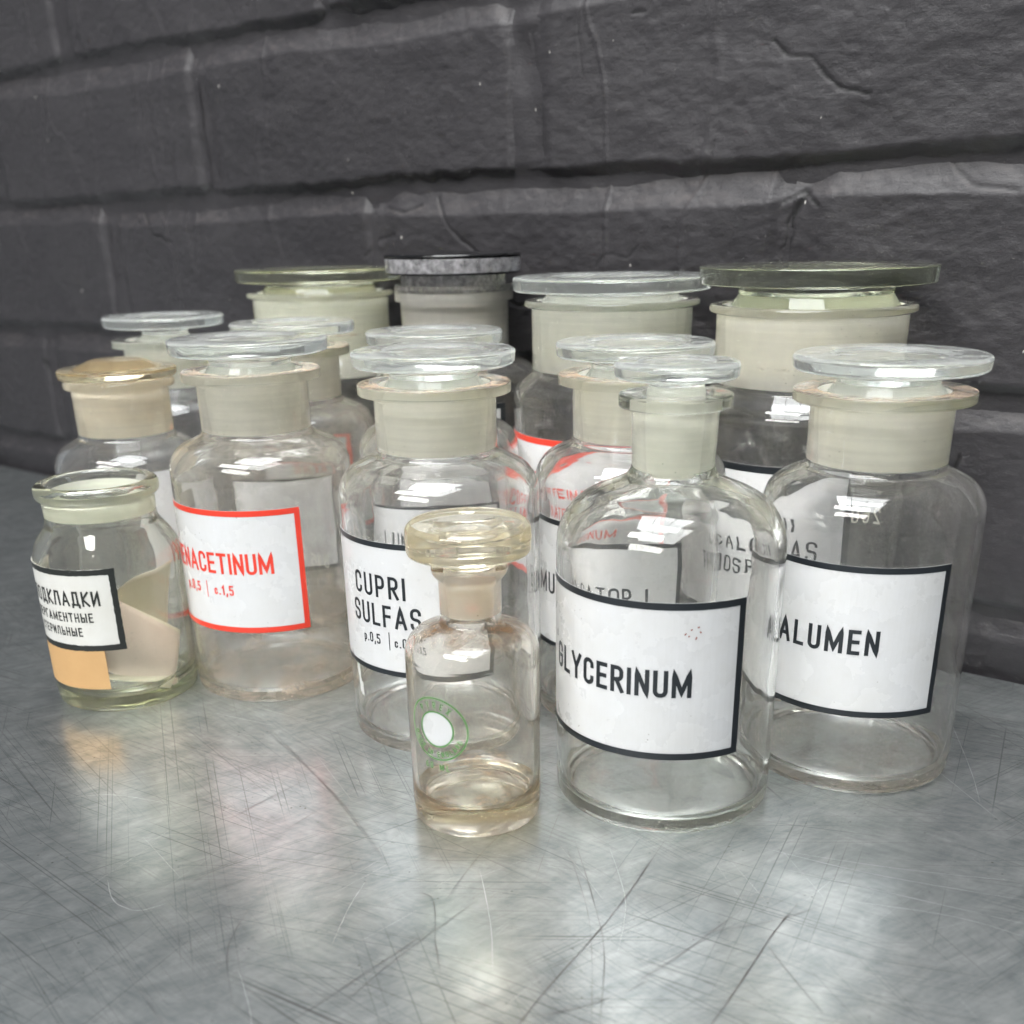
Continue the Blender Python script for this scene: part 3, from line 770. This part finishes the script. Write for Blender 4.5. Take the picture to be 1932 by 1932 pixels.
# C
C_ = bottle(-.1413, 2.1557, 'wide-necked clear bottle labelled CUPRI SULFAS behind the small yellowish bottle')
body_wide(C_, .2045, neck=.1205)
stopper(C_, .1615, .757, .7835, .0865, CW, .588, .700)
label(C_, .2045, -101, 29, .1713, .4463, BLACK, .0110, [('CUPRI', -39.5, .334, .046, .0063, .19), ('SULFAS', -37, .2735, .046, .0063, .16),
      ('p.0,5', -46, .235, .021, .003, .16), ('|', -33, .232, .026, .0022, .1), ('c.0,5', -23, .234, .021, .003, .16)])
wrap('paint_smear', [[(-.226,.168),(-.224,.150),(-.221,.130),(-.2205,.112)], [(-.214,.128),(-.2125,.112),(-.213,.107)]], .009, .2045, C_, SMEAR, .0008, jitter=.35, seed=5, step=.004)
# D: red label
Dt = bottle(-.5634, 2.4353, 'wide-necked clear bottle with the red-bordered PHENACETINUM label, beside the small open jar')
body_wide(Dt, .2015, neck=.1205, glass=GL_HAZE)
stopper(Dt, .1735, .760, .789, .0900, CW, .588, .700)
label(Dt, .2015, -119, 20, .174, .4506, RED, .0125, [('PHENACETINUM', -44.8, .309, .047, .0066, .095),
      ('p.0,5', -60, .260, .023, .0036, .16), ('|', -46, .257, .026, .0022, .1), ('c.1,5', -33, .260, .023, .0036, .16)])
wrap('etched_mark', layout('816', math.pi * .2015 - .20, .215, .034, .0035, .25), .0035, .2015 - .012, Dt, ETCH, -.0012)
# E: small open jar
E_ = bottle(-.9170, 2.358, 'small open greenish jar with a Cyrillic label and an orange sticker, no stopper', 'jar', 'open_jar')
R = .1605
lathe('body', [(0,.010),(R*.6,.007),(R*.86,0,.01),(R-.004,0,.020),(R,.04,.02),(R,.355,.09),(.1185,.412,.035),(.1205,.462,.01),(.1325,.470,.014),(.1335,.499,.014),(.1060,.5005,.010),(.1030,.480,.006),(.1010,.425,.006),(.107,.395,.02),(R-.016,.338,.08),(R-.014,.05,.04),(R*.7,.026,.02),(0,.034)],
      [GL_OLIVE, FR_GREEN], E_, lambda r, z, i: 1 if (r < .108 and z > .425 and z < .468) else 0, oval=.004)
label(E_, R, -118, 2, .152, .338, BLACK_OLD, .0130, [('ПОДКЛАДКИ', -47, .256, .034, .0046, .13), ('ПЕРГАМЕНТНЫЕ', -50, .219, .0215, .0030, .17), ('СТЕРИЛЬНЫЕ', -54, .186, .0205, .0030, .18)], white=WHITE_OLD, jitter=.10)
patch('sticker', -88 * D2R, -15 * D2R, .060, .155, R + .0003, .0008, ORANGE, E_)
# folded paper inside the jar
pt = thing('paper_sheet', 'folded tan paper sheets lying inside the small open jar', 'paper', (-.9170 * S, 2.358 * S, .037 * S), math.atan2(.917, 2.358))
def paper(name, quad, bulge, mat, n=14):
    V = []; Fc = []
    q_ = [Vector(v) for v in quad]
    for side in (0, 1):
        for j in range(n + 1):
            for i in range(n + 1):
                u_, v_ = i / n, j / n
                p = (q_[0]*(1-u_) + q_[1]*u_)*(1-v_) + (q_[3]*(1-u_) + q_[2]*u_)*v_
                p = p + Vector((0, bulge * math.sin(math.pi * u_) - side * .0012, bulge * .15 * math.sin(math.pi * v_ * 2)))
                rr = math.hypot(p.x, p.y)
                if rr > .146: p.x *= .146 / rr; p.y *= .146 / rr
                V.append(tuple(p * S))
    w_ = n + 1; L = w_ * w_
    for j in range(n):
        for i in range(n):
            p = j * w_ + i; Fc.append((p, p+1, p+w_+1, p+w_)); Fc.append((L+p, L+p+w_, L+p+w_+1, L+p+1))
    for i in range(n):
        Fc.append((i, L+i, L+i+1, i+1)); p = n*w_+i; Fc.append((p+1, L+p+1, L+p, p))
        p = i*w_; Fc.append((p+w_, L+p+w_, L+p, p)); p = i*w_+n; Fc.append((p, L+p, L+p+w_, p+w_))
    return link(name, V, Fc, mat, pt, True)
for k_ in range(3):
    o_ = k_ * .004
    paper('sheet', [(-.035 - o_, -.128 + o_, .262 - o_), (-.050, -.112 + o_, .055), (.088 + o_, -.105 + o_, -.006), (.120 + o_*.6, -.060 + o_, .090 + o_*2)], -.016 + .006 * k_, PAPER if k_ < 2 else PAPER_L)
paper('sheet', [(.010, -.015, .215), (-.06, -.03, .05), (.09, .01, .002), (.138, .02, .262)], .030, PAPER_L)
paper('sheet', [(-.02, .020, .190), (-.07, .01, .04), (.08, .04, .002), (.130, .05, .235)], .022, PAPER_L)
paper('sheet', [(-.100, -.112, .060), (-.105, -.095, .048), (.080, -.112, -.010), (.095, -.104, .014)], -.006, PAPER_L)
# F: small yellowish bottle in front
F_ = bottle(-.0692, 1.7438, 'small yellowish bottle with a rust-stained neck and round green printed mark, nearest the camera')
R = .1175
lathe('body', [(0,.022),(R*.7,.014),(R*.88,0,.01),(R-.003,0,.018),(R,.03,.02),(R+.001,.345,.046),(.0545,.372,.012),(.0535,.382,.006),(.0545,.446,.006),(.0640,.458,.008),(.0670,.470,.006),(.0460,.472,.004),(.0440,.462),(.0400,.385,.006),(.044,.365,.010),(R-.011,.335,.036),(R-.010,.062,.02),(R-.02,.052,.01),(0,.050)],
      [GL_YEL, FR_YEL], F_, lambda r, z, i: 1 if (r < .047 and .388 < z < .462) else 0, oval=.002)
lathe('stopper', [(0,.392),(.034,.390,.003),(.0395,.393,.003),(.0432,.470),(.050,.476,.006),(.0700,.484,.006),(.0715,.493,.003),(.1045,.4945,.010),(.1060,.5000,.004),(.1065,.515,.004),(.1075,.518,.003),(.1060,.540,.018),(.0960,.5475,.006),(.0920,.5450,.006),(.060,.542,.012),(.040,.532,.014),(0,.528)], [GL_YELS], F_)
# round printed mark
mk = []
ac, zc = -34 * D2R * R, .2100
def arc(rad, a0, a1, n=40): return [(ac + rad * math.sin(a0 + (a1-a0)*i/n), zc + rad * math.cos(a0 + (a1-a0)*i/n)) for i in range(n + 1)]
V = [( (R+.0006)*math.sin(ac/R)*S, -(R+.0006)*math.cos(ac/R)*S, zc*S)]
for k in range(48):
    a_ = 2*math.pi*k/48; u_ = ac + .0315*math.sin(a_); V.append(((R+.0009)*math.sin(u_/R)*S, -(R+.0009)*math.cos(u_/R)*S, (zc + .0315*math.cos(a_))*S))
disc_ = []
for rr in (.0105, .021, .0315):
    disc_.append(rr)
V = []; Fc = []
V.append(((R+.001)*math.sin(ac/R)*S, -(R+.001)*math.cos(ac/R)*S, zc*S))
for ri, rr in enumerate(disc_):
    for k in range(48):
        a_ = 2*math.pi*k/48; u_ = ac + rr*math.sin(a_)
        V.append(((R+.001)*math.sin(u_/R)*S, -(R+.001)*math.cos(u_/R)*S, (zc + rr*math.cos(a_))*S))
for k in range(48):
    k2 = (k+1) % 48; Fc.append((0, 1+k2, 1+k))
    for ri in range(2): Fc.append((1+ri*48+k, 1+ri*48+k2, 1+(ri+1)*48+k2, 1+(ri+1)*48+k))
pm = link('printed_mark', V, Fc, WHITE, F_, False)
wrap('ring', [arc(.0325, 0, 2*math.pi, 60), arc(.0575, 0, 2*math.pi, 72)], .0030, R, pm, GREENP, .0016)
def ringtext(s, rad, a_mid, h, t, gap, inward=False):
    out = []; wd = text_width(s, h, t, gap)
    for pl in layout(s, -wd/2, 0, h, t, gap):
        q_ = []
        for (x, y) in pl:
            if not inward: a_ = a_mid + x / (rad + h/2); r_ = rad + y; 
            else: a_ = a_mid - x / (rad - h/2); r_ = rad - y
            q_.append((ac + r_ * math.sin(a_), zc + r_ * math.cos(a_)))
        out.append(q_)
    return out
tx = ringtext('PYREX', .0390, -.05, .0120, .0012, .75) + ringtext('MADE IN ENGLAND', .0525, math.pi + .05, .0098, .001, .40, True) + layout('60 ML', ac - .026, zc - .0775, .0120, .0013, .45)
wrap('lettering', tx, .0018, R, pm, GREENP, .0016, step=.003)
# G: EMULGATOR
Gt = bottle(.258, 2.240, 'wide-necked bottle labelled EMULGATOR I just behind the GLYCERINUM bottle')
body_wide(Gt, .2000, neck=.1205)
stopper(Gt, .1615, .757, .783, .0870, CW, .588, .700, dx=.004)
label(Gt, .2000, -108, 33, .168, .447, BLACK, .0110, [('EMULGATOR I', -31, .285, .046, .0056, .15)])
# O: behind the cupri bottle
Ot = bottle(-.165, 2.590, 'wide-necked clear bottle half hidden behind the CUPRI SULFAS bottle, its shoulder showing')
body_wide(Ot, .192, neck=.1205)
stopper(Ot, .1600, .757, .783, .0870, CW, .588, .700)
label(Ot, .192, -78, 50, .17, .445, BLACK, .0110, [('LUMINAL', -20, .300, .048, .0060, .17)])
# N
Nt = bottle(-.562, 2.923, 'wide-necked clear bottle behind the PHENACETINUM bottle and right of the brown-stoppered one')
body_wide(Nt, .204, neck=.1205, glass=GL_HAZE)
stopper(Nt, .1620, .757, .783, .0870, CW, .588, .700, dx=.006)
label(Nt, .204, -70, 30, .17, .447, BLACK, .0110)
# M
Mt = bottle(-.981, 3.225, 'wide-necked clear bottle farthest left in the back row, nearest the wall')
body_wide(Mt, .198, neck=.1205, glass=GL_DUSTY)
stopper(Mt, .1700, .759, .785, .0650, CW, .588, .700)
# P: brown stopper
Pt = bottle(-.994, 2.822, 'clear bottle with a brown domed stopper, behind the small open jar')
R = .190
body_wide(Pt, R, neck=.1190, zneck=.518, ztop=.662, col=.1370, colh=.022, glass=GL_CLEAR, frost=FR_BROWN, zsh=.480, bead=True)
stopper(Pt, .1480, .668, .687, .115, .1060, .555, .645, glass=GL_BROWN, frost=FR_BROWN, dome=.020, rim=.008)
label(Pt, R, 12, 92, .17, .449, None)
# I: COFFEINUM, big red label
It = bottle(.256, 2.685, 'large wide-mouthed bottle with the red-bordered COFFEINUM label in the back row')
body_wide(It, .237, neck=.1905, zneck=.672, ztop=.8375, col=.2085, colh=.016, zsh=.635, bead=True, sh=.05, wall_=.013, glass=GL_DUSTY, frost=FR)
stopper(It, .2365, .860, .889, .157, .1760, .695, .825, rim=.008, glass=GL_LID)
label(It, .237, -100, 34, .215, .538, RED, .0145, [('COFFEINUM', -33, .408, .050, .0060, .17), ('ET NATR. SAL.', -33, .350, .034, .004, .17)])
# J: CALCII PHOSPHAS
Jt = bottle(.655, 2.390, 'large wide-mouthed bottle with a thick green disc stopper, behind the ALUMEN bottle')
body_wide(Jt, .232, neck=.1985, zneck=.672, ztop=.8385, col=.2150, colh=.017, zsh=.635, bead=True, sh=.045, wall_=.013, glass=GL_CLEAR, frost=FR)
stopper(Jt, .2445, .882, .9135, .1600, .1840, .695, .826, rim=.004, glass=GL_LIDDARK, dx=.004, flare=.176, dish=.0)
label(Jt, .232, -88, 29, .20, .532, BLACK, .0150, [('CALCII', -22, .405, .050, .0060, .20), ('PHOSPHAS', -20, .335, .050, .0060, .17)])
# K: green lid at the back left
Kt = bottle(-.547, 3.365, 'large wide-mouthed bottle with a thin yellow-green disc stopper at the back left')
body_wide(Kt, .226, neck=.1980, zneck=.660, ztop=.8355, col=.2155, colh=.017, zsh=.625, bead=True, sh=.045, wall_=.013, glass=GL_CLEAR, frost=FR_GREEN)
stopper(Kt, .2440, .866, .8985, .1600, .1830, .60, .822, rim=.010, glass=GL_LIDGREEN, flare=.17, dish=.0)
label(Kt, .226, -90, 16, .20, .480, RED, .0130, [('SALIA', -12, .418, .045, .006, .2)])
# L: black lid
Lt = bottle(-.135, 3.040, 'grey dusty bottle with a black-topped stopper, tallest of the back row against the wall')
body_wide(Lt, .2250, neck=.1440, zneck=.675, ztop=.8615, col=.1590, colh=.040, zsh=.650, sh=.06, glass=GL_DUSTY, frost=FR_GREY)
st = stopper(Lt, .1815, .894, .927, .140, .1300, .70, .842, glass=GL_CRACKLE, frost=FR_GREY, rim=.003, dish=.0, flare=.139)
lathe('black_cap', [(0,.9285),(.1815,.9285,.003),(.1830,.9335,.003),(.1800,.9375,.004),(0,.943)], [BLACKGLASS], st)
lathe('black_ring', [(0,.8880),(.1790,.8880,.002),(.1815,.8925,.002),(.1780,.8933),(0,.8933)], [BLACKGLASS], st)
label(Lt, .2250, -60, 33, .25, .575, BLACK, .0150)
